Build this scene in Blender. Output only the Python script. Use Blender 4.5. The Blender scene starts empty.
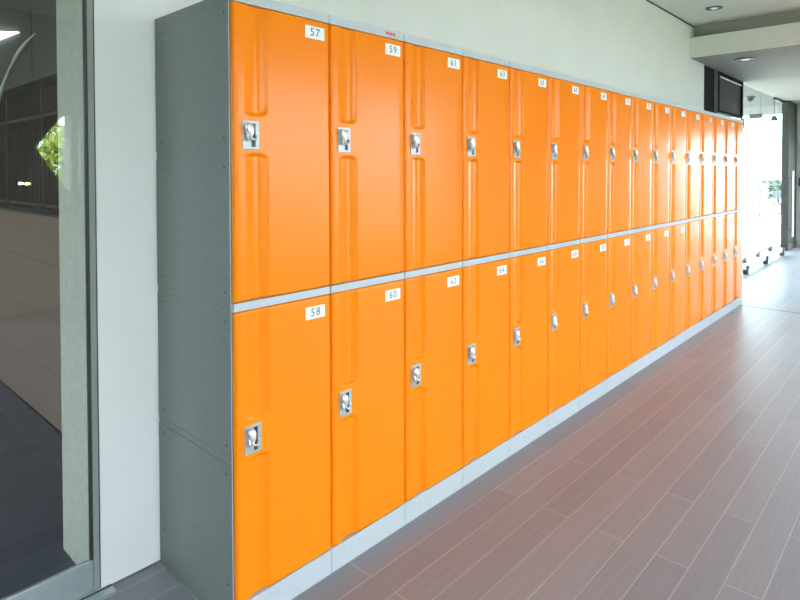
import bpy, bmesh, math, random
from mathutils import Vector, Matrix
from mathutils.geometry import tessellate_polygon
random.seed(4)
sc = bpy.context.scene
COL = sc.collection

# ------------------------------------------------------------------ camera
cam_d = bpy.data.cameras.new('camera')
cam = bpy.data.objects.new('camera', cam_d); COL.objects.link(cam)
sc.camera = cam
YAW, PITCH, ROLL = 0.7399, 0.0187, -0.0024
cam.location = (1.5752, -0.9526, 1.4102)
fw = Vector((-math.sin(YAW)*math.cos(PITCH), math.cos(YAW)*math.cos(PITCH), -math.sin(PITCH)))
rt = Vector((math.cos(YAW), math.sin(YAW), 0)); up = rt.cross(fw)
r2 = rt*math.cos(ROLL) + up*math.sin(ROLL); u2 = up*math.cos(ROLL) - rt*math.sin(ROLL)
cam.rotation_euler = Matrix((r2, u2, -fw)).transposed().to_euler()
cam_d.sensor_fit = 'HORIZONTAL'; cam_d.sensor_width = 36
cam_d.lens = 36*588.92/800
cam_d.shift_x = -0.0074; cam_d.shift_y = -0.1455
cam_d.clip_start = 0.05; cam_d.clip_end = 300

# ------------------------------------------------------------------ light
SKY, SUN, EXPO = 5.2, 6.0, 1.43
world = bpy.data.worlds.new('sky'); sc.world = world; world.use_nodes = True
bg = world.node_tree.nodes['Background']
bg.inputs[0].default_value = (0.74, 0.88, 1.0, 1); bg.inputs[1].default_value = SKY
sun_d = bpy.data.lights.new('sun', 'SUN'); sun_d.energy = SUN; sun_d.angle = 0.03; sun_d.color = (1, .96, .88)
sun = bpy.data.objects.new('sun', sun_d); COL.objects.link(sun)
sun.rotation_euler = Vector((0.42, -0.25, -1.0)).to_track_quat('-Z', 'Y').to_euler()   # light travels from the far left, high
vs = sc.view_settings
vs.view_transform = 'Standard'; vs.look = 'None'; vs.gamma = 1; vs.use_curve_mapping = False; vs.exposure = EXPO

# ------------------------------------------------------------------ materials
def mat(name, color, rough=.5, metal=0, spec=.5, noise=0, nscale=40, bump=0, bscale=200, coat=0):
    m = bpy.data.materials.new(name); m.use_nodes = True
    nt = m.node_tree; b = nt.nodes['Principled BSDF']
    b.inputs['Base Color'].default_value = (*color, 1); b.inputs['Roughness'].default_value = rough
    b.inputs['Metallic'].default_value = metal; b.inputs['Specular IOR Level'].default_value = spec
    b.inputs['Coat Weight'].default_value = coat; b.inputs['Coat Roughness'].default_value = .12
    tc = nt.nodes.new('ShaderNodeTexCoord')
    if noise:
        n = nt.nodes.new('ShaderNodeTexNoise'); n.inputs['Scale'].default_value = nscale; n.inputs['Detail'].default_value = 4
        r = nt.nodes.new('ShaderNodeMapRange')
        r.inputs['From Min'].default_value = .3; r.inputs['From Max'].default_value = .7
        r.inputs['To Min'].default_value = 1-noise; r.inputs['To Max'].default_value = 1+noise
        mx = nt.nodes.new('ShaderNodeVectorMath'); mx.operation = 'SCALE'; mx.inputs[0].default_value = color
        nt.links.new(tc.outputs['Object'], n.inputs['Vector']); nt.links.new(n.outputs['Fac'], r.inputs['Value'])
        nt.links.new(r.outputs[0], mx.inputs['Scale']); nt.links.new(mx.outputs[0], b.inputs['Base Color'])
    if bump:
        n = nt.nodes.new('ShaderNodeTexNoise'); n.inputs['Scale'].default_value = bscale
        bp = nt.nodes.new('ShaderNodeBump'); bp.inputs['Strength'].default_value = bump; bp.inputs['Distance'].default_value = .002
        nt.links.new(tc.outputs['Object'], n.inputs['Vector']); nt.links.new(n.outputs['Fac'], bp.inputs['Height'])
        nt.links.new(bp.outputs[0], b.inputs['Normal'])
    return m

def plank_mat(name, c1, c2, joint, width=.15, length=1.2, rough=.3, spec=.5, yaxis=True, joint_w=.0022):
    m = bpy.data.materials.new(name); m.use_nodes = True
    nt = m.node_tree; L = nt.links; b = nt.nodes['Principled BSDF']
    tc = nt.nodes.new('ShaderNodeTexCoord'); mp = nt.nodes.new('ShaderNodeMapping')
    mp.inputs['Rotation'].default_value = (0, 0, math.pi/2 if yaxis else 0)
    br = nt.nodes.new('ShaderNodeTexBrick'); br.offset = .37; br.offset_frequency = 2
    br.inputs['Scale'].default_value = 1; br.inputs['Brick Width'].default_value = length; br.inputs['Row Height'].default_value = width
    br.inputs['Mortar Size'].default_value = joint_w; br.inputs['Mortar Smooth'].default_value = .3; br.inputs['Bias'].default_value = 0
    br.inputs['Color1'].default_value = (*c1, 1); br.inputs['Color2'].default_value = (*c2, 1); br.inputs['Mortar'].default_value = (*joint, 1)
    L.new(tc.outputs['Object'], mp.inputs[0]); L.new(mp.outputs[0], br.inputs['Vector'])
    mp2 = nt.nodes.new('ShaderNodeMapping'); mp2.inputs['Scale'].default_value = (1.2, 60, 1)
    L.new(mp.outputs[0], mp2.inputs[0])
    n = nt.nodes.new('ShaderNodeTexNoise'); n.inputs['Scale'].default_value = 2.0; n.inputs['Detail'].default_value = 6
    L.new(mp2.outputs[0], n.inputs['Vector'])
    r = nt.nodes.new('ShaderNodeMapRange'); r.inputs['From Min'].default_value = .3; r.inputs['From Max'].default_value = .7
    r.inputs['To Min'].default_value = .91; r.inputs['To Max'].default_value = 1.08
    L.new(n.outputs['Fac'], r.inputs['Value'])
    mx = nt.nodes.new('ShaderNodeVectorMath'); mx.operation = 'SCALE'
    L.new(br.outputs['Color'], mx.inputs[0]); L.new(r.outputs[0], mx.inputs['Scale']); L.new(mx.outputs[0], b.inputs['Base Color'])
    r3 = nt.nodes.new('ShaderNodeMapRange'); r3.inputs['To Min'].default_value = rough-.06; r3.inputs['To Max'].default_value = rough+.1
    L.new(n.outputs['Fac'], r3.inputs['Value']); L.new(r3.outputs[0], b.inputs['Roughness'])
    b.inputs['Specular IOR Level'].default_value = spec
    bp = nt.nodes.new('ShaderNodeBump'); bp.inputs['Strength'].default_value = .15; bp.inputs['Distance'].default_value = .002
    L.new(n.outputs['Fac'], bp.inputs['Height']); L.new(bp.outputs[0], b.inputs['Normal'])
    return m

def tile_mat(name, c1, c2, joint, w, h, rough=.35):
    m = bpy.data.materials.new(name); m.use_nodes = True
    nt = m.node_tree; L = nt.links; b = nt.nodes['Principled BSDF']
    tc = nt.nodes.new('ShaderNodeTexCoord'); mp = nt.nodes.new('ShaderNodeMapping')
    mp.inputs['Rotation'].default_value = (math.pi/2, 0, 0)
    br = nt.nodes.new('ShaderNodeTexBrick'); br.offset = .5
    br.inputs['Scale'].default_value = 1; br.inputs['Brick Width'].default_value = w; br.inputs['Row Height'].default_value = h
    br.inputs['Mortar Size'].default_value = .004
    br.inputs['Color1'].default_value = (*c1, 1); br.inputs['Color2'].default_value = (*c2, 1); br.inputs['Mortar'].default_value = (*joint, 1)
    sx = nt.nodes.new('ShaderNodeSeparateXYZ'); cx_ = nt.nodes.new('ShaderNodeCombineXYZ')
    L.new(tc.outputs['Object'], sx.inputs[0]); L.new(sx.outputs['X'], cx_.inputs['X']); L.new(sx.outputs['Z'], cx_.inputs['Y'])
    L.new(cx_.outputs[0], br.inputs['Vector']); L.new(br.outputs['Color'], b.inputs['Base Color'])
    b.inputs['Roughness'].default_value = rough
    return m

def glass_mat(name, tint, refl, graze):
    m = bpy.data.materials.new(name); m.use_nodes = True
    nt = m.node_tree; nt.nodes.clear(); L = nt.links
    o = nt.nodes.new('ShaderNodeOutputMaterial'); t = nt.nodes.new('ShaderNodeBsdfTransparent'); g = nt.nodes.new('ShaderNodeBsdfGlossy')
    t.inputs[0].default_value = (*tint, 1); g.inputs['Roughness'].default_value = 0.0
    lw = nt.nodes.new('ShaderNodeLayerWeight'); lw.inputs['Blend'].default_value = .5
    f = nt.nodes.new('ShaderNodeMath'); f.operation = 'POWER'; f.inputs[1].default_value = 5; L.new(lw.outputs['Facing'], f.inputs[0])
    a = nt.nodes.new('ShaderNodeMath'); a.operation = 'MULTIPLY_ADD'; a.inputs[1].default_value = graze; a.inputs[2].default_value = refl; a.use_clamp = True
    mx = nt.nodes.new('ShaderNodeMixShader')
    L.new(f.outputs[0], a.inputs[0]); L.new(a.outputs[0], mx.inputs[0]); L.new(t.outputs[0], mx.inputs[1]); L.new(g.outputs[0], mx.inputs[2])
    L.new(mx.outputs[0], o.inputs[0])
    return m

M = {}
M['orange'] = mat('orange_plastic', (1.0, .245, .004), .22, spec=.19, bump=.04, bscale=350)
M['abs'] = mat('grey_plastic_body', (.19, .208, .196), .5, noise=.28, nscale=260, bump=.25, bscale=500)
M['rail'] = mat('pale_grey_plastic', (.50, .53, .56), .4, noise=.03, nscale=60)
M['screw'] = mat('dark_screw', (.05, .06, .06), .5)
M['zinc'] = mat('zinc_lock_plate', (.42, .47, .49), .42, metal=.35)
M['slot'] = mat('black_slot', (.02, .02, .025), .5)
M['chrome'] = mat('chrome', (.85, .85, .87), .12, metal=1)
M['satin'] = mat('satin_steel', (.88, .88, .90), .32, metal=.75)
M['paper'] = mat('white_label', (.85, .87, .88), .45)
M['ink'] = mat('grey_ink', (.06, .07, .08), .6)
M['red'] = mat('red_ink', (.75, .05, .03), .5)
M['wall'] = mat('cream_wall_paint', (.83, .815, .82), .75, noise=.02, nscale=3, bump=.05, bscale=150)
M['canopy'] = mat('canopy_paint', (.12, .118, .105), .8)
M['outsteel'] = mat('outdoor_grey_metal', (.05, .055, .06), .5)
M['soffit'] = mat('soffit_darkened', (.27, .25, .215), .8, noise=.02, nscale=4)  # ceiling paint darkened to offset the strong light on the lowered part
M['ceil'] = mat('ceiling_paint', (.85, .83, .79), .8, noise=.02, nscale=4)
M['slot_shadow'] = mat('painted_slot_shade', (.42, .42, .38), .8)  # shade of the ceiling recess put into the colour; downlight reflectors share it
M['wallright'] = mat('darkened_wall_paint', (.6, .59, .57), .75)  # opposite wall's paint darkened to weaken its reflections in glass and doors
M['sheencut'] = mat('sheen_cut_brown', (.16, .12, .09), .6)
M['wallfar'] = mat('beige_wall_paint', (.72, .71, .62), .75)
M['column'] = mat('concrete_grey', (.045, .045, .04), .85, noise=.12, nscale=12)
M['brown'] = mat('dark_brown_metal', (.045, .03, .028), .4)
M['floor'] = plank_mat('wood_look_planks', (.245, .243, .275), (.285, .28, .31), (.40, .395, .415), .115, 1.25, .38, .4)
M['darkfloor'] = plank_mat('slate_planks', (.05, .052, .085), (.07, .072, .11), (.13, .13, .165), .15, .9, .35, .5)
M['joint'] = mat('dark_joint', (.05, .05, .05), .6)
M['jamb'] = mat('grey_green_reveal', (.62, .585, .50), .6, noise=.08, nscale=30)
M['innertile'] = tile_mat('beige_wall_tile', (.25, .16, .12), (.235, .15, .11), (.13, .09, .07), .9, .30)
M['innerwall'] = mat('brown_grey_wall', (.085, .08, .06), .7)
M['darkvoid'] = mat('black_frame_and_void', (.010, .010, .010), .8, spec=.1)  # frame colour, also painted-in darkness for the doorway and grille recess
M['alu'] = mat('brushed_aluminium', (.52, .57, .60), .35, metal=.7, noise=.05, nscale=30)
M['mullion'] = mat('dark_bronze_frame', (.06, .06, .055), .4, metal=.4)
M['mull2'] = mat('grey_gasket', (.28, .30, .30), .5)
M['glass'] = glass_mat('tinted_glass', (.80, .84, .82), .065, .5)
M['clear'] = glass_mat('clear_glass', (.93, .97, .95), .02, .2)
M['tvglass'] = mat('smoked_panel', (.035, .033, .030), .6, spec=.2, noise=.05, nscale=20)
M['white'] = mat('white_enamel', (.85, .87, .88), .3)
M['grass'] = mat('dull_lawn', (.17, .20, .13), .9, noise=.15, nscale=1)
M['paving'] = mat('pale_paving', (.46, .46, .45), .7, noise=.04, nscale=2)
M['strip'] = mat('grey_green_paving', (.060, .072, .064), .8, noise=.1, nscale=3)
M['leafy'] = mat('hedge_leaf', (.55, .66, .14), .6, noise=.3, nscale=20)
M['leaf2'] = mat('tree_leaf', (.07, .10, .06), .6, noise=.3, nscale=8)
M['bark'] = mat('bark', (.15, .10, .07), .8)
M['steel'] = mat('painted_steel_grey', (.10, .11, .115), .4)
M['chair'] = mat('grey_resin', (.03, .035, .04), .5)
M['render'] = mat('outer_render', (.55, .54, .50), .8)
def emit(name, c, s):
    m = mat(name, c); b = m.node_tree.nodes['Principled BSDF']
    b.inputs['Emission Color'].default_value = (*c, 1); b.inputs['Emission Strength'].default_value = s; return m
M['lamp'] = emit('lamp_diffuser', (.8, .78, .7), .15)
M['lampcool'] = emit('lamp_cool', (.8, .92, 1), 3)
M['lampwarm'] = emit('lamp_warm', (1, .6, .25), 3)

# ------------------------------------------------------------------ helpers
def link(name, bm, mats, parent=None, smooth=False, loc=None):
    me = bpy.data.meshes.new(name); bm.normal_update(); bm.to_mesh(me); bm.free()
    for m in (mats if isinstance(mats, (list, tuple)) else [mats]): me.materials.append(M[m])
    if smooth:
        for p in me.polygons: p.use_smooth = True
        try: me.set_sharp_from_angle(angle=math.radians(38))
        except Exception: pass
    o = bpy.data.objects.new(name, me); COL.objects.link(o)
    if parent: o.parent = parent
    if loc: o.location = loc
    return o
def box(bm, lo, hi, mi=0, bevel=0, rot=None):
    lo, hi = Vector(lo), Vector(hi)
    r = bmesh.ops.create_cube(bm, size=1)
    vs_ = r['verts']; c = (lo+hi)/2; s = hi-lo
    for v in vs_: v.co = Vector((v.co.x*s.x, v.co.y*s.y, v.co.z*s.z))
    if bevel:
        es = list({e for v in vs_ for e in v.link_edges})
        rb = bmesh.ops.bevel(bm, geom=es, offset=bevel, segments=2, affect='EDGES', profile=.5)
        vs_ = list({v for f in rb['faces'] for v in f.verts} | {v for v in vs_ if v.is_valid})
    if rot: bmesh.ops.rotate(bm, verts=vs_, cent=(0, 0, 0), matrix=rot)
    for v in vs_: v.co += c
    for f in {f for v in vs_ for f in v.link_faces}: f.material_index = mi
    return vs_
def B(*boxes, bevel=0):
    bm = bmesh.new()
    for b in boxes: box(bm, b[0], b[1], b[2] if len(b) > 2 else 0, bevel)
    return bm
def cyl(bm, p0, p1, r0, r1=None, seg=16, mi=0, caps=True):
    p0, p1 = Vector(p0), Vector(p1); r1 = r0 if r1 is None else r1
    d = p1-p0
    r = bmesh.ops.create_cone(bm, cap_ends=caps, segments=seg, radius1=r0, radius2=r1, depth=d.length)
    R = d.to_track_quat('Z', 'Y').to_matrix()
    for v in r['verts']: v.co = R @ v.co + (p0+p1)/2
    for f in {f for v in r['verts'] for f in v.link_faces}: f.material_index = mi
def tube(bm, pts, rad, seg=8, mi=0):
    pts = [Vector(p) for p in pts]; rings = []
    rads = rad if isinstance(rad, (list, tuple)) else [rad]*len(pts)
    ref = Vector((.13, .27, .95)).normalized()
    for i, p in enumerate(pts):
        d = (pts[min(i+1, len(pts)-1)] - pts[max(i-1, 0)]).normalized()
        a = d.cross(ref).normalized(); b = d.cross(a)
        rings.append([bm.verts.new(p + (a*math.cos(t)+b*math.sin(t))*rads[i]) for t in [2*math.pi*k/seg for k in range(seg)]])
    for r0, r1 in zip(rings, rings[1:]):
        for k in range(seg):
            f = bm.faces.new((r0[k], r0[(k+1) % seg], r1[(k+1) % seg], r1[k])); f.material_index = mi
    for r, fl in ((rings[0], 1), (rings[-1], 0)):
        f = bm.faces.new(r[::-1] if fl else r); f.material_index = mi
    bmesh.ops.recalc_face_normals(bm, faces=bm.faces)
def plate_holes(name, outer, holes, x0, x1, m):
    """wall slab in the YZ plane between x0 and x1 with polygon holes"""
    polys = [[Vector((y, z, 0)) for y, z in outer]] + [[Vector((y, z, 0)) for y, z in h] for h in holes]
    tris = tessellate_polygon(polys); flat = [p for q in polys for p in q]
    bm = bmesh.new()
    A = [bm.verts.new((x0, p.x, p.y)) for p in flat]; Bv = [bm.verts.new((x1, p.x, p.y)) for p in flat]
    for t in tris:
        bm.faces.new([A[i] for i in t]); bm.faces.new([Bv[i] for i in reversed(t)])
    k = 0
    for q in polys:
        n = len(q)
        for i in range(n):
            a, b = k+i, k+(i+1) % n
            bm.faces.new((A[a], A[b], Bv[b], Bv[a]))
        k += n
    bmesh.ops.recalc_face_normals(bm, faces=bm.faces)
    return link(name, bm, m)
def struct(o):
    o['kind'] = 'structure'; return o
def tag(o, label, cat, group=None, kind=None):
    o['label'] = label; o['category'] = cat
    if group: o['group'] = group
    if kind: o['kind'] = kind
    return o
def empty(name, loc=(0, 0, 0), rz=0):
    o = bpy.data.objects.new(name, None); COL.objects.link(o); o.location = loc; o.rotation_euler = (0, 0, rz); o.empty_display_size = .1
    return o

# ------------------------------------------------------------------ setting
XW = -0.508; XR = 4.2; YE = 12.1; YB = -4.5; ZC = 3.035; ZS = 2.667; ZU = 2.888; YF = 5.985; YR = 6.12
fl = struct(link('floor', B(((-.52, YB, -.06), (XR, YE, 0))), 'floor'))
struct(link('trim_1', B(((.0, 5.992, 0), (XR, 6.008, .0008))), 'joint'))                      # dark expansion joint across the floor
struct(link('ceiling', B(((XW, YB, ZC), (XR, YE, ZC+.2))), 'ceil'))
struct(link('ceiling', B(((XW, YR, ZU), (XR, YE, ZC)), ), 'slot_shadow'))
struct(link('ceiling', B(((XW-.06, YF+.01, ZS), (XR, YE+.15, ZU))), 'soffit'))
struct(link('ceiling_canopy', B(((-2.3, 7.085, ZS), (XW-.06, YE+2.0, ZU))), 'canopy'))
T = -.853
struct(link('wall_left', B(((T, -.2, .008), (XW, 6.51, ZC)), bevel=0), ['wall']))
struct(link('trim_2', B(((T+.02, -.205, 0), (XW-.012, 6.50, .008))), 'joint'))
# dark strip painting the shadow line between ceiling and wall
struct(link('shadow_strip', B(((XW, YB, ZC-.012), (XW+.006, YR, ZC))), 'joint'))
# doorway beyond the lockers, its darkness filled in by a near-black slab
struct(link('doorway_dark_fill', B(((XW-.06, 6.51, 0), (XW-.01, 6.92, ZS)), ), 'darkvoid'))
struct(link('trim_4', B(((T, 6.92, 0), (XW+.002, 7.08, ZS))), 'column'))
# left glazing
g = struct(link('window_1', B(((XW-.012, YB, .119), (XW-.006, -.230, ZC))), 'glass'))
gb = link('bottom_rail', B(((XW-.018, YB, .012), (XW-.001, -.2225, .119)), bevel=.002), 'alu', g)
mu = link('window_frame', B(((XW-.017, -.2305, .119), (XW-.0015, -.2225, ZC), 0), ((XW-.014, -.2225, .012), (XW+.001, -.2045, ZC), 1), ((XW-.010, -.2045, .012), (XW-.001, -.2005, ZC), 0)), ['mullion', 'mull2'], g)
struct(link('trim_5', B(((XW-.06, YB, 0), (XW+.05, -.17, .012), 0), ((XW+.008, YB, .012), (XW+.014, -.17, .0135), 1)), ['alu', 'joint']))
# jamb cladding seen through the glass
struct(link('wall_reveal', B(((T, -.207, 0), (XW-.02, -.2, ZC))), 'jamb'))
# dim room behind the glass
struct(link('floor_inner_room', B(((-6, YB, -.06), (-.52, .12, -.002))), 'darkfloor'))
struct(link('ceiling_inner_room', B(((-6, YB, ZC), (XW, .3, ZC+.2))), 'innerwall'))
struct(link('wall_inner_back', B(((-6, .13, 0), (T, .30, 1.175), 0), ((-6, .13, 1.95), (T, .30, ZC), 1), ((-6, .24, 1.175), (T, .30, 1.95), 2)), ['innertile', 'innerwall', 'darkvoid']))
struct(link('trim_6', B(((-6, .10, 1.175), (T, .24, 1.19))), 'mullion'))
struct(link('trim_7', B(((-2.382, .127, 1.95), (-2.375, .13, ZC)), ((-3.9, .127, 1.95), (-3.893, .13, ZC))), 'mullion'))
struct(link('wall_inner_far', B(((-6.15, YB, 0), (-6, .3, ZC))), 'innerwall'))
struct(link('wall_inner_front', B(((-6, YB-.15, 0), (XW, YB, .5)), ((-6, YB-.15, 2.6), (XW, YB, ZC)), ((-6, YB-.15, .5), (-4.5, YB, 2.6)), ((-1.2, YB-.15, .5), (XW, YB, 2.6))), 'innerwall'))  # opening added out of view to light the jamb and inner wall
# opposite wall (never in view, but it feeds the light and the reflection in the left glass)
diamond = [(.931, 1.679), (1.173, 1.998), (1.231, 2.023), (1.269, 2.026), (1.259, 1.172), (1.082, 1.426)]
slit = [(1.328, 2.06), (1.387, 2.06), (1.387, .72), (1.328, .72)]
wins = [diamond, slit] + [[(a, .35), (b, .35), (b, 2.5), (a, 2.5)] for a, b in ((-2.5, .25), (2.3, 4.1), (4.25, 6.05))]
struct(plate_holes('wall_right', [(YB, 0), (YE, 0), (YE, ZC), (YB, ZC)], wins, XR, XR+.2, 'wallright'))
struct(plate_holes('wall_outer_facade', [(YB, -.1), (YE, -.1), (YE, ZC+.2), (YB, ZC+.2)], wins, XR+.2, XR+.215, 'render'))
struct(link('wall_behind', B(((XW, YB-.15, 0), (XR, YB, ZC))), 'wall'))
struct(link('sheen_cut_panel', B(((XR-.03, 8.1, 0), (XR, YE, ZS))), 'sheencut'))  # unseen dark panel added to cut the sheen on the doors
struct(link('bulkhead_bright_face', B(((XW, YF, ZS), (XR, YF+.01, ZU))), 'ceil'))  # bulkhead face given the lighter paint to read as brighter lit
struct(link('wall_far', B(((-.47, YE, 0), (-.22, YE+.15, ZS)), ((2.4, YE, 0), (XR, YE+.15, ZS)), ((-.22, YE, 2.1), (2.4, YE+.15, ZS))), 'wallfar'))
w_ = struct(link('window_7', B(((-.17, YE+.07, .05), (2.35, YE+.08, 2.2))), 'clear'))  # unseen window added to put sheen on the far doors and floor
link('window_frame', B(((-.22, YE+.04, 0), (-.17, YE+.11, 2.25)), ((2.35, YE+.04, 0), (2.4, YE+.11, 2.25)), ((1.36, YE+.04, .05), (1.40, YE+.11, 2.2)), ((-.17, YE+.04, 0), (2.35, YE+.11, .05)), ((-.17, YE+.04, 2.2), (2.35, YE+.11, 2.25))), 'mullion', w_)
# far glass partition along the left side
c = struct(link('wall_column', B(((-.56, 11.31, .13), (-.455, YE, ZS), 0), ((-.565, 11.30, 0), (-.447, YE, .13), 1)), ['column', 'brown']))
XG = -.545
for n, (a, b) in enumerate(((7.085, 8.32), (8.32, 9.56), (9.57, 10.59), (10.60, 11.29))):
    w_ = struct(link('window_%d' % (n+2), B(((XG-.006, a+.004, .01), (XG+.006, b-.004, 2.15 if n == 0 else ZS-.005))), 'clear'))
struct(link('trim_8', B(((XG-.015, 10.6, ZS-.045), (XG+.02, 11.3, ZS))), 'mullion'))

# dark framed panel at the top of the partition, just beyond the lockers
p = empty('framed_wall_panel', (XW-.06, 7.705, 2.155)); tag(p, 'dark framed smoked panel high on the wall just above the far end of the lockers', 'panel')
x0, x1 = 0.0, .065
link('panel_frame', B(((x0, -.615, 0), (x1, -.54, .51)), ((x0, .55, 0), (x1, .615, .51)), ((x0, -.54, .47), (x1, .55, .51)), ((x0, -.54, 0), (x1, .55, .03)), bevel=.004), 'darkvoid', p)
link('panel_face', B(((x0+.01, -.54, .03), (x0+.045, .55, .47))), 'tvglass', p)
link('light_strip', B(((x0+.045, -.535, .447), (x0+.058, .545, .461))), 'white', p)
br_ = tag(link('cable_clip', B(((XW-.03, 8.325, 2.02), (XW+.02, 8.352, 2.155)), ((XW-.03, 8.330, 2.155), (XW-.01, 8.346, 2.25)), bevel=.003), 'steel'),
          'small grey bracket hanging below the dark framed panel', 'bracket')

# pull handle and lever by the column
h = empty('pull_handle', (-.42, 11.40, .25)); tag(h, 'tall slim bright steel pull handle on the grey column', 'handle')
bm = bmesh.new(); cyl(bm, (0.02, 0.0, 0), (0.02, 0.0, 1.17), .016); link('grip_bar', bm, 'chrome', h, True)
for z in (.12, 1.05):
    bm = bmesh.new(); cyl(bm, (-.036, 0, z), (.02, 0, z), .009); link('mount', bm, 'steel', h, True)
bm = bmesh.new(); cyl(bm, (-.40, YE-.001, 1.22), (-.40, YE-.05, 1.22), .011); box(bm, (-.42, YE-.005, 1.14), (-.38, YE-.0005, 1.30)); box(bm, (-.41, YE-.06, 1.21), (-.31, YE-.045, 1.23), 0, .003)
tag(link('lever_handle', bm, 'steel', None, True), 'small dark lever handle on the pale wall beside the grey column', 'handle')

# ceiling lamps
def downlight(loc, r, label, lit):
    e = empty('recessed_ceiling_light', loc); tag(e, label, 'ceiling light')
    bm = bmesh.new()
    seg = 32; prof = [(r, -.0005), (r, -.006), (r*.94, -.010), (r*.84, -.007), (r*.80, -.0005)]
    rings = [[bm.verts.new((rr*math.cos(2*math.pi*k/seg), rr*math.sin(2*math.pi*k/seg), z)) for k in range(seg)] for rr, z in prof]
    for a, b in zip(rings, rings[1:]):
        for k in range(seg): bm.faces.new((a[k], a[(k+1) % seg], b[(k+1) % seg], b[k]))
    bmesh.ops.recalc_face_normals(bm, faces=bm.faces)
    link('rim', bm, 'steel', e, True)
    bm = bmesh.new(); cyl(bm, (0, 0, -.004), (0, 0, -.0005), r*.8, seg=32); link('reflector', bm, 'slot_shadow', e)
    bm = bmesh.new(); cyl(bm, (.0, 0, -.012), (.0, 0, -.004), r*.38, seg=24); link('bulb', bm, lit, e)
downlight((-.12, 5.44, ZC), .075, 'small round recessed light in the higher near ceiling', 'lamp')
downlight((-.07, 6.475, ZS), .115, 'larger round recessed light in the lowered far ceiling', 'lamp')

# things under the canopy outside the far glass
e = empty('dome_camera', (-.82, 10.2, ZS)); tag(e, 'small dark dome camera under the ceiling behind the far glass', 'camera')
bm = bmesh.new(); cyl(bm, (0, 0, -.03), (0, 0, 0), .07, seg=20); link('base', bm, 'steel', e, True)
bm = bmesh.new(); bmesh.ops.create_uvsphere(bm, u_segments=16, v_segments=10, radius=.055)
for v in bm.verts: v.co.z = v.co.z*.9-.04
link('dome', bm, 'slot', e, True)
e = empty('hanging_sign', (-.79, 10.45, 2.345)); tag(e, 'small grey hanging sign under the canopy behind the far glass', 'sign')
link('board', B(((-.10, -.01, -.03), (.10, .01, .045)), bevel=.003), 'steel', e)
link('left_rod', B(((-.074, -.0015, .045), (-.071, .0015, .32))), 'steel', e)
link('right_rod', B(((.071, -.0015, .045), (.074, .0015, .32))), 'steel', e)
bm = bmesh.new(); cyl(bm, (0, 0, 0), (0, 0, .30), .006); cyl(bm, (0, 0, -.07), (0, 0, .02), .06, .035)
tag(link('pendant_lamp', bm, 'steel', None, True, (-.62, 11.0, 2.367)), 'tiny grey pendant lamp hanging behind the far glass nearest the column', 'lamp')

# low rails on both sides of the far glass
def low_rail(name, x, y0, y1, label, ny, mbar, z0, z1, w, foot_w):
    e = empty(name, (x, y0, 0)); tag(e, label, 'rail', 'low rails at the foot of the far glass')
    link('bar', B(((-w/2, 0, z0), (w/2, y1-y0, z1)), bevel=.004), mbar, e)
    link('underside_strip', B(((-w/2+.004, .01, z0-.008), (w/2-.004, y1-y0-.01, z0))), 'brown', e)
    for k in range(ny):
        y = .05 + (y1-y0-.1)*k/(ny-1)
        link('foot', B(((-foot_w, y-.035, 0), (foot_w, y+.035, z0-.008), 0), ((w/2, y-.035, 0), (w/2+.018, y+.035, z1+.004), 0), bevel=.004), 'brown', e)
low_rail('low_rail', -.43, 8.12, 10.66, 'low white rail on dark feet on the room side of the far glass', 3, 'white', .065, .125, .05, .02)
low_rail('low_rail', -.69, 8.3, 11.15, 'thin low rail on dark feet outside, behind the far glass', 4, 'steel', .07, .09, .03, .02)

# bright streak modelled as a curved tube; lamps and grille behind the left glass
pts = [(-2.244, .112, 2.206), (-2.33, .11, 2.194), (-2.415, .105, 2.175), (-2.51, .105, 2.153), (-2.599, .105, 2.124), (-2.752, .105, 2.058), (-2.892, .105, 1.979), (-3.05, .105, 1.86), (-3.17, .105, 1.73)]
bm = bmesh.new(); tube(bm, pts, [.003, .005, .008, .010, .010, .006, .009, .014, .016])
tag(link('streak_tube', bm, 'white', None, True), 'thin bright curved streak on the dark wall behind the left glass', 'tube')
link_g = bmesh.new()
for k in range(60):
    x = -3.9 + k*.052
    box(link_g, (x, .205, 1.19), (x+.008, .213, 1.76))
for z in (1.215, 1.76): box(link_g, (-3.92, .20, z-.01), (-.84, .205, z+.01))
for x in (-3.92, -3.2, -2.45, -1.7, -.86): box(link_g, (x-.012, .195, 1.19), (x+.012, .2, 1.945))
tag(link('metal_grille', link_g, 'brown'), 'dark metal grille of fine bars above the tiled ledge behind the left glass', 'grille')
bm = bmesh.new()
va = [bm.verts.new(p_) for p_ in ((-3.2, .13, 2.38), (-3.2, .13, 2.30), (-2.608, .13, 2.274), (-3.2, .09, 2.37), (-3.2, .09, 2.31), (-2.62, .115, 2.276))]
for f_ in ((0, 1, 2), (3, 5, 4), (0, 3, 4, 1), (1, 4, 5, 2), (2, 5, 3, 0)): bm.faces.new([va[k] for k in f_])
bmesh.ops.recalc_face_normals(bm, faces=bm.faces)
tag(link('streak_wedge', bm, 'lampcool'), 'bright white wedge-shaped light streak at the top left behind the glass', 'light streak')  # glowing wedge added to stand in for a bright streak
for k, (x, mm, lb) in enumerate(((-2.87, 'lampcool', 'tiny white lamp glinting inside the dark grille behind the left glass'), (-2.73, 'lampwarm', 'tiny warm orange lamp glinting inside the dark grille behind the left glass'))):
    bm = bmesh.new(); bmesh.ops.create_uvsphere(bm, u_segments=10, v_segments=8, radius=.010); cyl(bm, (0, .005, 0), (0, .02, 0), .006)
    tag(link('indicator_lamp', bm, mm, None, True, (x, .185, 1.345)), lb, 'lamp')

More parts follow.
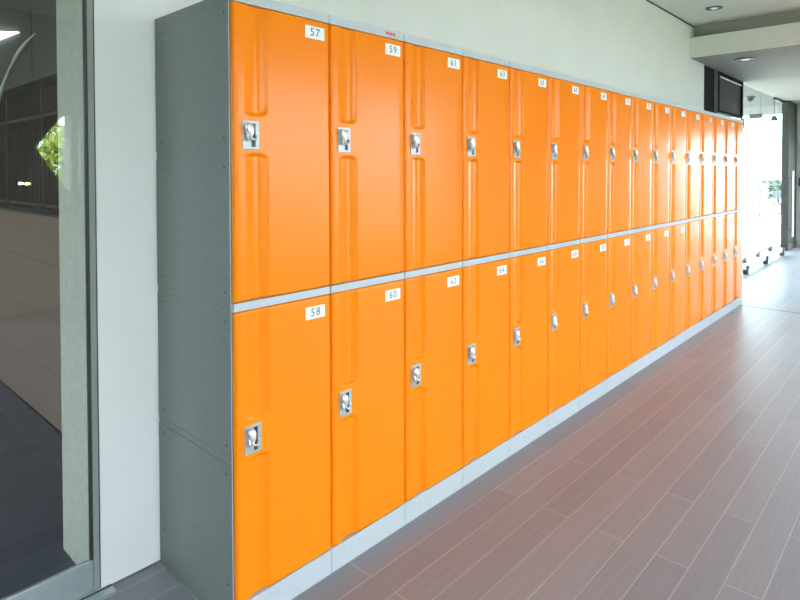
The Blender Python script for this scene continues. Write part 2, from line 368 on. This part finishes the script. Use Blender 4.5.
# ------------------------------------------------------------------ lockers
W = .382; D = .502
Z = dict(ob=.0857, mid2=.9872, mid=1.0151, dt=1.9274, top=1.9573)
Y0, Y1 = .0060, W-.0012
def door_mesh(DH, LZ):
    """door of height DH with a scooped grip groove above and below the lock at height LZ"""
    def cl(v): return max(0., min(1., v))
    def sm(t): t = cl(t); return t*t*(3-2*t)
    ys = set(); zs = set()
    def add(s, vals):
        for v in vals: s.add(round(v, 5))
    add(ys, [Y0 + .013*(1-math.cos(math.pi/2*k/7)) for k in range(8)]); add(ys, [Y1-.007*(1-math.cos(math.pi/2*k/4)) for k in range(5)])
    add(ys, [.024]); add(ys, [.030, .033, .036]); add(ys, [.036+.092*k/26 for k in range(27)]); add(ys, [.131]); add(ys, [.16, .22, .28, .34])
    add(zs, [.009*(1-math.cos(math.pi/2*k/5)) for k in range(6)]); add(zs, [DH-.009*(1-math.cos(math.pi/2*k/5)) for k in range(6)])
    add(zs, [.02, .08, .16, .24, .32, .38, .62, .70, .78, .84]); add(zs, [LZ-.078+.003*k for k in range(11)]); add(zs, [LZ+.048+.003*k for k in range(10)])
    add(zs, [LZ-.02, LZ, LZ+.02])
    ys = sorted(ys); zs = sorted(zs)
    def rnd(d, r):
        if d >= r: return 0
        return r - math.sqrt(max(0, r*r-(r-d)**2))
    def h(y, z):
        v = 0
        v -= rnd(y-Y0, .013)*.9 + rnd(Y1-y, .007) + rnd(z, .009)*.8 + rnd(DH-z, .009)*.8
        # long scooped grip groove, in two lengths above and below the lock
        a = (y-.036)/.092
        if 0 < a < 1:
            lat = math.sin(math.pi*a**1.5)
            # the ends are rounded like the end of a trough
            e1 = z-(LZ+.0585+.010*abs(2*a-1)**3); e2 = (LZ-.0545-.010*abs(2*a-1)**3)-z
            v -= .0120*lat*max(sm(e1/.012), sm(e2/.012))
        return v
    bm = bmesh.new()
    G = [[bm.verts.new((h(y, z), y, z)) for z in zs] for y in ys]
    for i in range(len(ys)-1):
        for j in range(len(zs)-1):
            bm.faces.new((G[i][j], G[i+1][j], G[i+1][j+1], G[i][j+1]))
    # rim walls back to the body
    bd = [G[i][0] for i in range(len(ys))] + [G[-1][j] for j in range(1, len(zs))] + [G[i][-1] for i in range(len(ys)-2, -1, -1)] + [G[0][j] for j in range(len(zs)-2, 0, -1)]
    bk = [bm.verts.new((-.0155, v.co.y, v.co.z)) for v in bd]
    n = len(bd)
    for k in range(n): bm.faces.new((bd[k], bk[k], bk[(k+1) % n], bd[(k+1) % n]))
    bm.faces.new(bk)
    bmesh.ops.recalc_face_normals(bm, faces=bm.faces)
    o = link('door', bm, 'orange', None, True)
    return o
def text_into(bm, s, size, org, mi):
    """digits laid on the locker front: +Y runs right, +Z runs up"""
    cu = bpy.data.curves.new('digits', 'FONT'); cu.body = s; cu.size = size; cu.extrude = .0003; cu.align_x = 'CENTER'; cu.align_y = 'CENTER'; cu.space_character = 1.2; cu.resolution_u = 3
    to = bpy.data.objects.new('digits', cu); COL.objects.link(to)
    dg = bpy.context.evaluated_depsgraph_get(); me = to.evaluated_get(dg).to_mesh()
    n0 = len(bm.faces); vv = [bm.verts.new((org[0]+v.co.z, org[1]+v.co.x, org[2]+v.co.y)) for v in me.vertices]
    for pl in me.polygons:
        try: f = bm.faces.new([vv[i] for i in pl.vertices]); f.material_index = mi
        except ValueError: pass
    to.evaluated_get(dg).to_mesh_clear(); COL.objects.unlink(to); bpy.data.objects.remove(to)
def label_obj(num, parent):
    bm = B(((0, .270, -.021), (.0014, .352, .021)))
    text_into(bm, str(num), .038, (.0016, .311, 0), 1)
    return link('number_label', bm, ['paper', 'ink'], parent)

def make_lock(parent, lz):
    # plate with its dark slot
    bm = B(((-.0015, .036, -.044), (.0025, .094, .044)), bevel=.0012)
    box(bm, (.0010, .067, -.036), (.0030, .081, .036), 1)
    pl = link('lock_plate', bm, ['zinc', 'slot'], parent, False, (0, 0, lz))
    # hasp knob: teardrop cam with a ring at the lower right
    bm = bmesh.new()
    r = bmesh.ops.create_uvsphere(bm, u_segments=18, v_segments=12, radius=1)
    for v in r['verts']:
        x, y, z = v.co
        t = (z+1)/2
        v.co = (x*.011+.012, y*(.0185-.009*(1-t))+.0515 + (.006*(1-t)), z*.024+.014)
    cyl(bm, (.001, .053, .012), (.012, .053, .012), .009, seg=14)
    tube(bm, [(.014, .052, .002), (.019, .055, -.008), (.020, .062, -.014), (.018, .071, -.013), (.014, .077, -.008), (.010, .078, -.002)], .0035, 8)
    tube(bm, [(.012, .045, .006), (.017, .044, -.006), (.015, .050, -.016), (.010, .058, -.018)], .003, 8)
    link('hasp', bm, 'satin', parent, True, (0, 0, lz))

def make_locker():
    e = empty('locker')
    bm = bmesh.new()
    g = .0006
    box(bm, (-D, g+.002, Z['ob']), (-.017, W-g-.002, Z['dt']))
    seams = [Z['ob'], .527, 1.0, 1.472, Z['dt']]
    for s in (0, 1):
        ya, yb = (g, g+.002) if s == 0 else (W-g-.002, W-g)
        for a, b in zip(seams, seams[1:]):
            box(bm, (-D, ya, a+(.0135 if a > .1 else 0)), (-.016, yb, b-(.0135 if b < 1.9 else 0)), 0)
        for q in seams[1:-1]:
            box(bm, (-D+.004, ya+.0006 if s == 0 else ya, q-.0105), (-.018, yb if s == 0 else yb-.0006, q+.0105), 0)
            for dz in (-.044, .044):
                for x in (-.045, -.465):
                    cyl(bm, (x, ya-.0004 if s == 0 else yb+.0004, q+dz), (x, (ya+yb)/2, q+dz), .0042, seg=10, mi=1)
        for x, z in ((-.04, 1.899), (-.44, 1.901), (-.045, .14), (-.465, .14)):
            cyl(bm, (x, ya-.0004 if s == 0 else yb+.0004, z), (x, (ya+yb)/2, z), .0042, seg=10, mi=1)
    # pale strip painted as the highlight on the side panel's edge and bar behind the doors' gap
    box(bm, (-.016, g, Z['ob']), (-.0152, g+.0025, Z['dt']), 2); box(bm, (-.016, W-g-.0025, Z['ob']), (-.0152, W-g, Z['dt']), 2)
    link('body', bm, ['abs', 'screw', 'rail'], e)
    link('top_panel', B(((-D, g, Z['dt']), (-.0165, W-g, Z['top']), 0), ((-.0165, g+.0005, Z['dt']), (-.0015, W-g, Z['top']), 1), bevel=.0015), ['abs', 'rail'], e)
    link('middle_rail', B(((-.0155, g+.003, Z['mid2']+.001), (-.0015, W-g, Z['mid']-.001)), bevel=.0015), 'rail', e)
    link('plinth', B(((-D, g, 0.0), (-.0165, W-g, Z['ob']), 0), ((-.0165, g+.0005, 0.0), (-.0015, W-g, Z['ob']-.0015), 1), bevel=.0012), ['abs', 'rail'], e)
    for z0, dh, lz in ((Z['mid']+.001, .9105, .5105), (Z['ob']+.001, .8995, .4985)):
        d = door_mesh(dh, lz); d.parent = e; d.location = (0, 0, z0)
        make_lock(d, lz)
    return e
def kids(o): return [c for c in bpy.data.objects if c.parent == o]
def copy_tree(o, parent=None):
    c = o.copy(); COL.objects.link(c); c.parent = parent
    for ch in kids(o): copy_tree(ch, c)
    return c
proto = make_locker()
lockers = [proto]
for i in range(1, 16):
    c = copy_tree(proto); c.location = (0, i*W, 0); lockers.append(c)
words = ['nearest to the camera', 'second', 'third', 'fourth', 'fifth', 'sixth', 'seventh', 'eighth', 'ninth', 'tenth', 'eleventh', 'twelfth', 'thirteenth', 'fourteenth', 'fifteenth', 'last']
for i, L_ in enumerate(lockers):
    a = 57+2*i
    if i == 0: lb = 'two-door orange locker numbered 57 and 58, nearest, grey side showing'
    elif i == 15: lb = 'two-door orange locker at the far end of the row, beside the far glass'
    elif i == 1: lb = 'two-door orange locker with doors 59 and 60 and a small red mark on top'
    else: lb = 'two-door orange locker numbered %d and %d, %s from the near end' % (a, a+1, words[i])
    tag(L_, lb, 'locker', 'orange lockers in the long row')
    ds = sorted([k for k in kids(L_) if k.name.startswith('door')], key=lambda o: -o.location.z)
    for d, n in zip(ds, (a, a+1)):
        l_ = label_obj(n, d); l_.location = (-.0006, .007 if n % 2 else .003, .867 if n % 2 else .849)
# little red maker's mark on the second locker's top strip
bm = bmesh.new()
for k in range(4):
    y = .281+k*.0135
    box(bm, (-.0016, y, 1.938), (-.0008, y+.0105, 1.949))
mk = link('red_mark', bm, 'red', lockers[1], False, (0, 0, 0))

# ------------------------------------------------------------------ outdoors
struct(link('ground_outside', B(((-80, -60, -.2), (80, 120, -.065))), 'grass'))
struct(link('ground_terrace', B(((-80, .3, -.07), (-.52, 80, -.004)), ((-.52, YE, -.07), (30, 80, -.004))), 'paving'))  # second slab: unseen pale paving added to brighten the low door reflections
c_, s_ = math.cos(YAW), math.sin(YAW)
bm = bmesh.new(); box(bm, (-9, -1.55, -.004), (9, 1.55, .004)); 
o = struct(link('ground_strip', bm, 'strip')); o.location = (-1.75, 15.6, 0); o.rotation_euler = (0, 0, YAW)
# building side on the left behind the lockers
struct(link('wall_building_back', B(((-3.2, .30, 0), (-3.0, 6.7, ZC)), ((-3.2, 6.7, 0), (T, 6.86, ZC)),), 'render'))
struct(link('ceiling_roof', B(((-6.15, YB, ZC+.2), (XR+.3, .3, ZC+.3)), ((-3.2, .3, ZC), (XW, 6.86, ZC+.2))), 'render'))
# railing at the terrace edge
def along(u, d):   # a point u metres along the view's right direction at depth d
    C0 = Vector(cam.location); return C0 + Vector((-s_, c_, 0))*d + Vector((c_, s_, 0))*u
def rail_u(px, d): return (px-406)/588.9*d
e = empty('terrace_railing', (along(rail_u(765, 20.5), 20.5).xy.to_3d()), YAW); tag(e, 'pale grey terrace railing far outside beyond the glass', 'railing')
link('handrail', B(((-2.6, -.03, .93), (2.6, .03, .98)), bevel=.01), 'outsteel', e)
link('lower_rail', B(((-2.6, -.02, .12), (2.6, .02, .15))), 'outsteel', e)
for k in range(9): link('post', B(((-2.6+k*.64, -.02, -.004), (-2.56+k*.64, .02, .93))), 'outsteel', e)
# terrace chairs and tables
def terrace_chair(loc, rz, label):
    e = empty('terrace_chair', loc, rz); tag(e, label, 'chair', 'chairs on the bright terrace outside')
    link('seat', B(((-.22, -.22, .42), (.22, .22, .45)), bevel=.01), 'chair', e)
    bm = B(((-.22, .19, .62), (.22, .215, .84)), ((-.21, .19, .45), (-.18, .215, .62)), ((.18, .19, .45), (.21, .215, .62)), bevel=.008); link('backrest', bm, 'chair', e)
    for x in (-.19, .19):
        for y in (-.19, .19):
            bm = bmesh.new(); cyl(bm, (x*1.1, y*1.1, 0), (x, y, .42), .014, .018, 8); link('leg', bm, 'chair', e)
def terrace_table(loc, label):
    e = empty('terrace_table', loc); tag(e, label, 'table', 'tables on the bright terrace outside')
    bm = bmesh.new(); cyl(bm, (0, 0, .71), (0, 0, .74), .38, seg=24); link('tabletop', bm, 'outsteel', e)
    bm = bmesh.new(); cyl(bm, (0, 0, .03), (0, 0, .71), .035); link('stem', bm, 'outsteel', e)
    bm = bmesh.new(); cyl(bm, (0, 0, 0), (0, 0, .03), .24, .22, 20); link('foot', bm, 'outsteel', e)
def gp(px, d):
    v = along(rail_u(px, d), d); v.z = -.004; return v
terrace_table(gp(760, 18.6), 'round grey terrace table, the left one of two beyond the far glass')
terrace_table(gp(783, 19.6), 'round grey terrace table, the right one next to the grey column')
for px, d, r, lb in ((744, 18.2, .8, 'grey terrace chair furthest left, near the end of the lockers'), (771, 17.7, -1.9, 'grey terrace chair between the two outdoor tables, turned left'), (757, 20.0, 1.2, 'grey terrace chair between the two outdoor tables, turned right and further back'), (790, 18.0, 2.4, 'grey terrace chair mostly hidden behind the grey column')):
    terrace_chair(gp(px, d), r, lb)
# shrubs beyond the railing, a bollard lamp
def leaf_blob(bm, c, r, n, size):
    for k in range(n):
        v = Vector((random.gauss(0, 1), random.gauss(0, 1), random.gauss(0, 1))).normalized()*random.uniform(.55, 1)
        p_ = Vector(c)+Vector((v.x*r[0], v.y*r[1], v.z*r[2]))
        a = Vector((random.uniform(-1, 1), random.uniform(-1, 1), random.uniform(-1, 1))).normalized()
        b = a.cross(Vector((random.uniform(-1, 1), random.uniform(-1, 1), random.uniform(-1, 1)))).normalized()
        s = size*random.uniform(.6, 1.3)
        bm.faces.new([bm.verts.new(p_+a*s), bm.verts.new(p_+b*s*.5), bm.verts.new(p_-a*s), bm.verts.new(p_-b*s*.5)])
for px, d, hh, lb in ((768, 26, 1.15, 'low green shrub far outside beyond the railing, the left one'), (778, 27, 1.0, 'low green shrub far outside beyond the railing, nearer the column')):
    e = empty('shrub', gp(px, d)); tag(e, lb, 'shrub', 'shrubs beyond the terrace railing')
    bm = bmesh.new(); leaf_blob(bm, (0, 0, hh*.6), (.7, .7, hh*.42), 900, .09); link('foliage', bm, 'leaf2', e)
    bm = bmesh.new(); cyl(bm, (0, 0, 0), (0, 0, hh*.5), .05, .02, 8); link('stem', bm, 'bark', e)
e = empty('bollard_lamp', gp(752.5, 21.2)); tag(e, 'slim grey lamp post standing at the railing far outside', 'lamp post')
bm = bmesh.new(); cyl(bm, (0, 0, 0), (0, 0, 1.12), .04, .03, 12); link('post', bm, 'outsteel', e, True)
bm = bmesh.new(); cyl(bm, (0, 0, 1.12), (0, 0, 1.42), .08, .075, 12); link('lamp_head', bm, 'outsteel', e, True)
# hedge outside the opposite wall: mirrored by the left glass
for k in range(5):
    e = empty('hedge_bush', (8.2, -2.85+k*1.78, -.065)); tag(e, 'yellow green bush outside the opposite windows, mirrored in the left glass', 'bush', 'bushes outside the opposite wall')
    bm = bmesh.new(); leaf_blob(bm, (0, 0, 1.15), (.85, .86, 1.15), 3400, .085); link('foliage', bm, 'leafy', e)
    bm = bmesh.new(); cyl(bm, (0, 0, 0), (0, 0, 1.0), .06, .03, 8); link('stem', bm, 'bark', e)
bpy.context.view_layer.update()
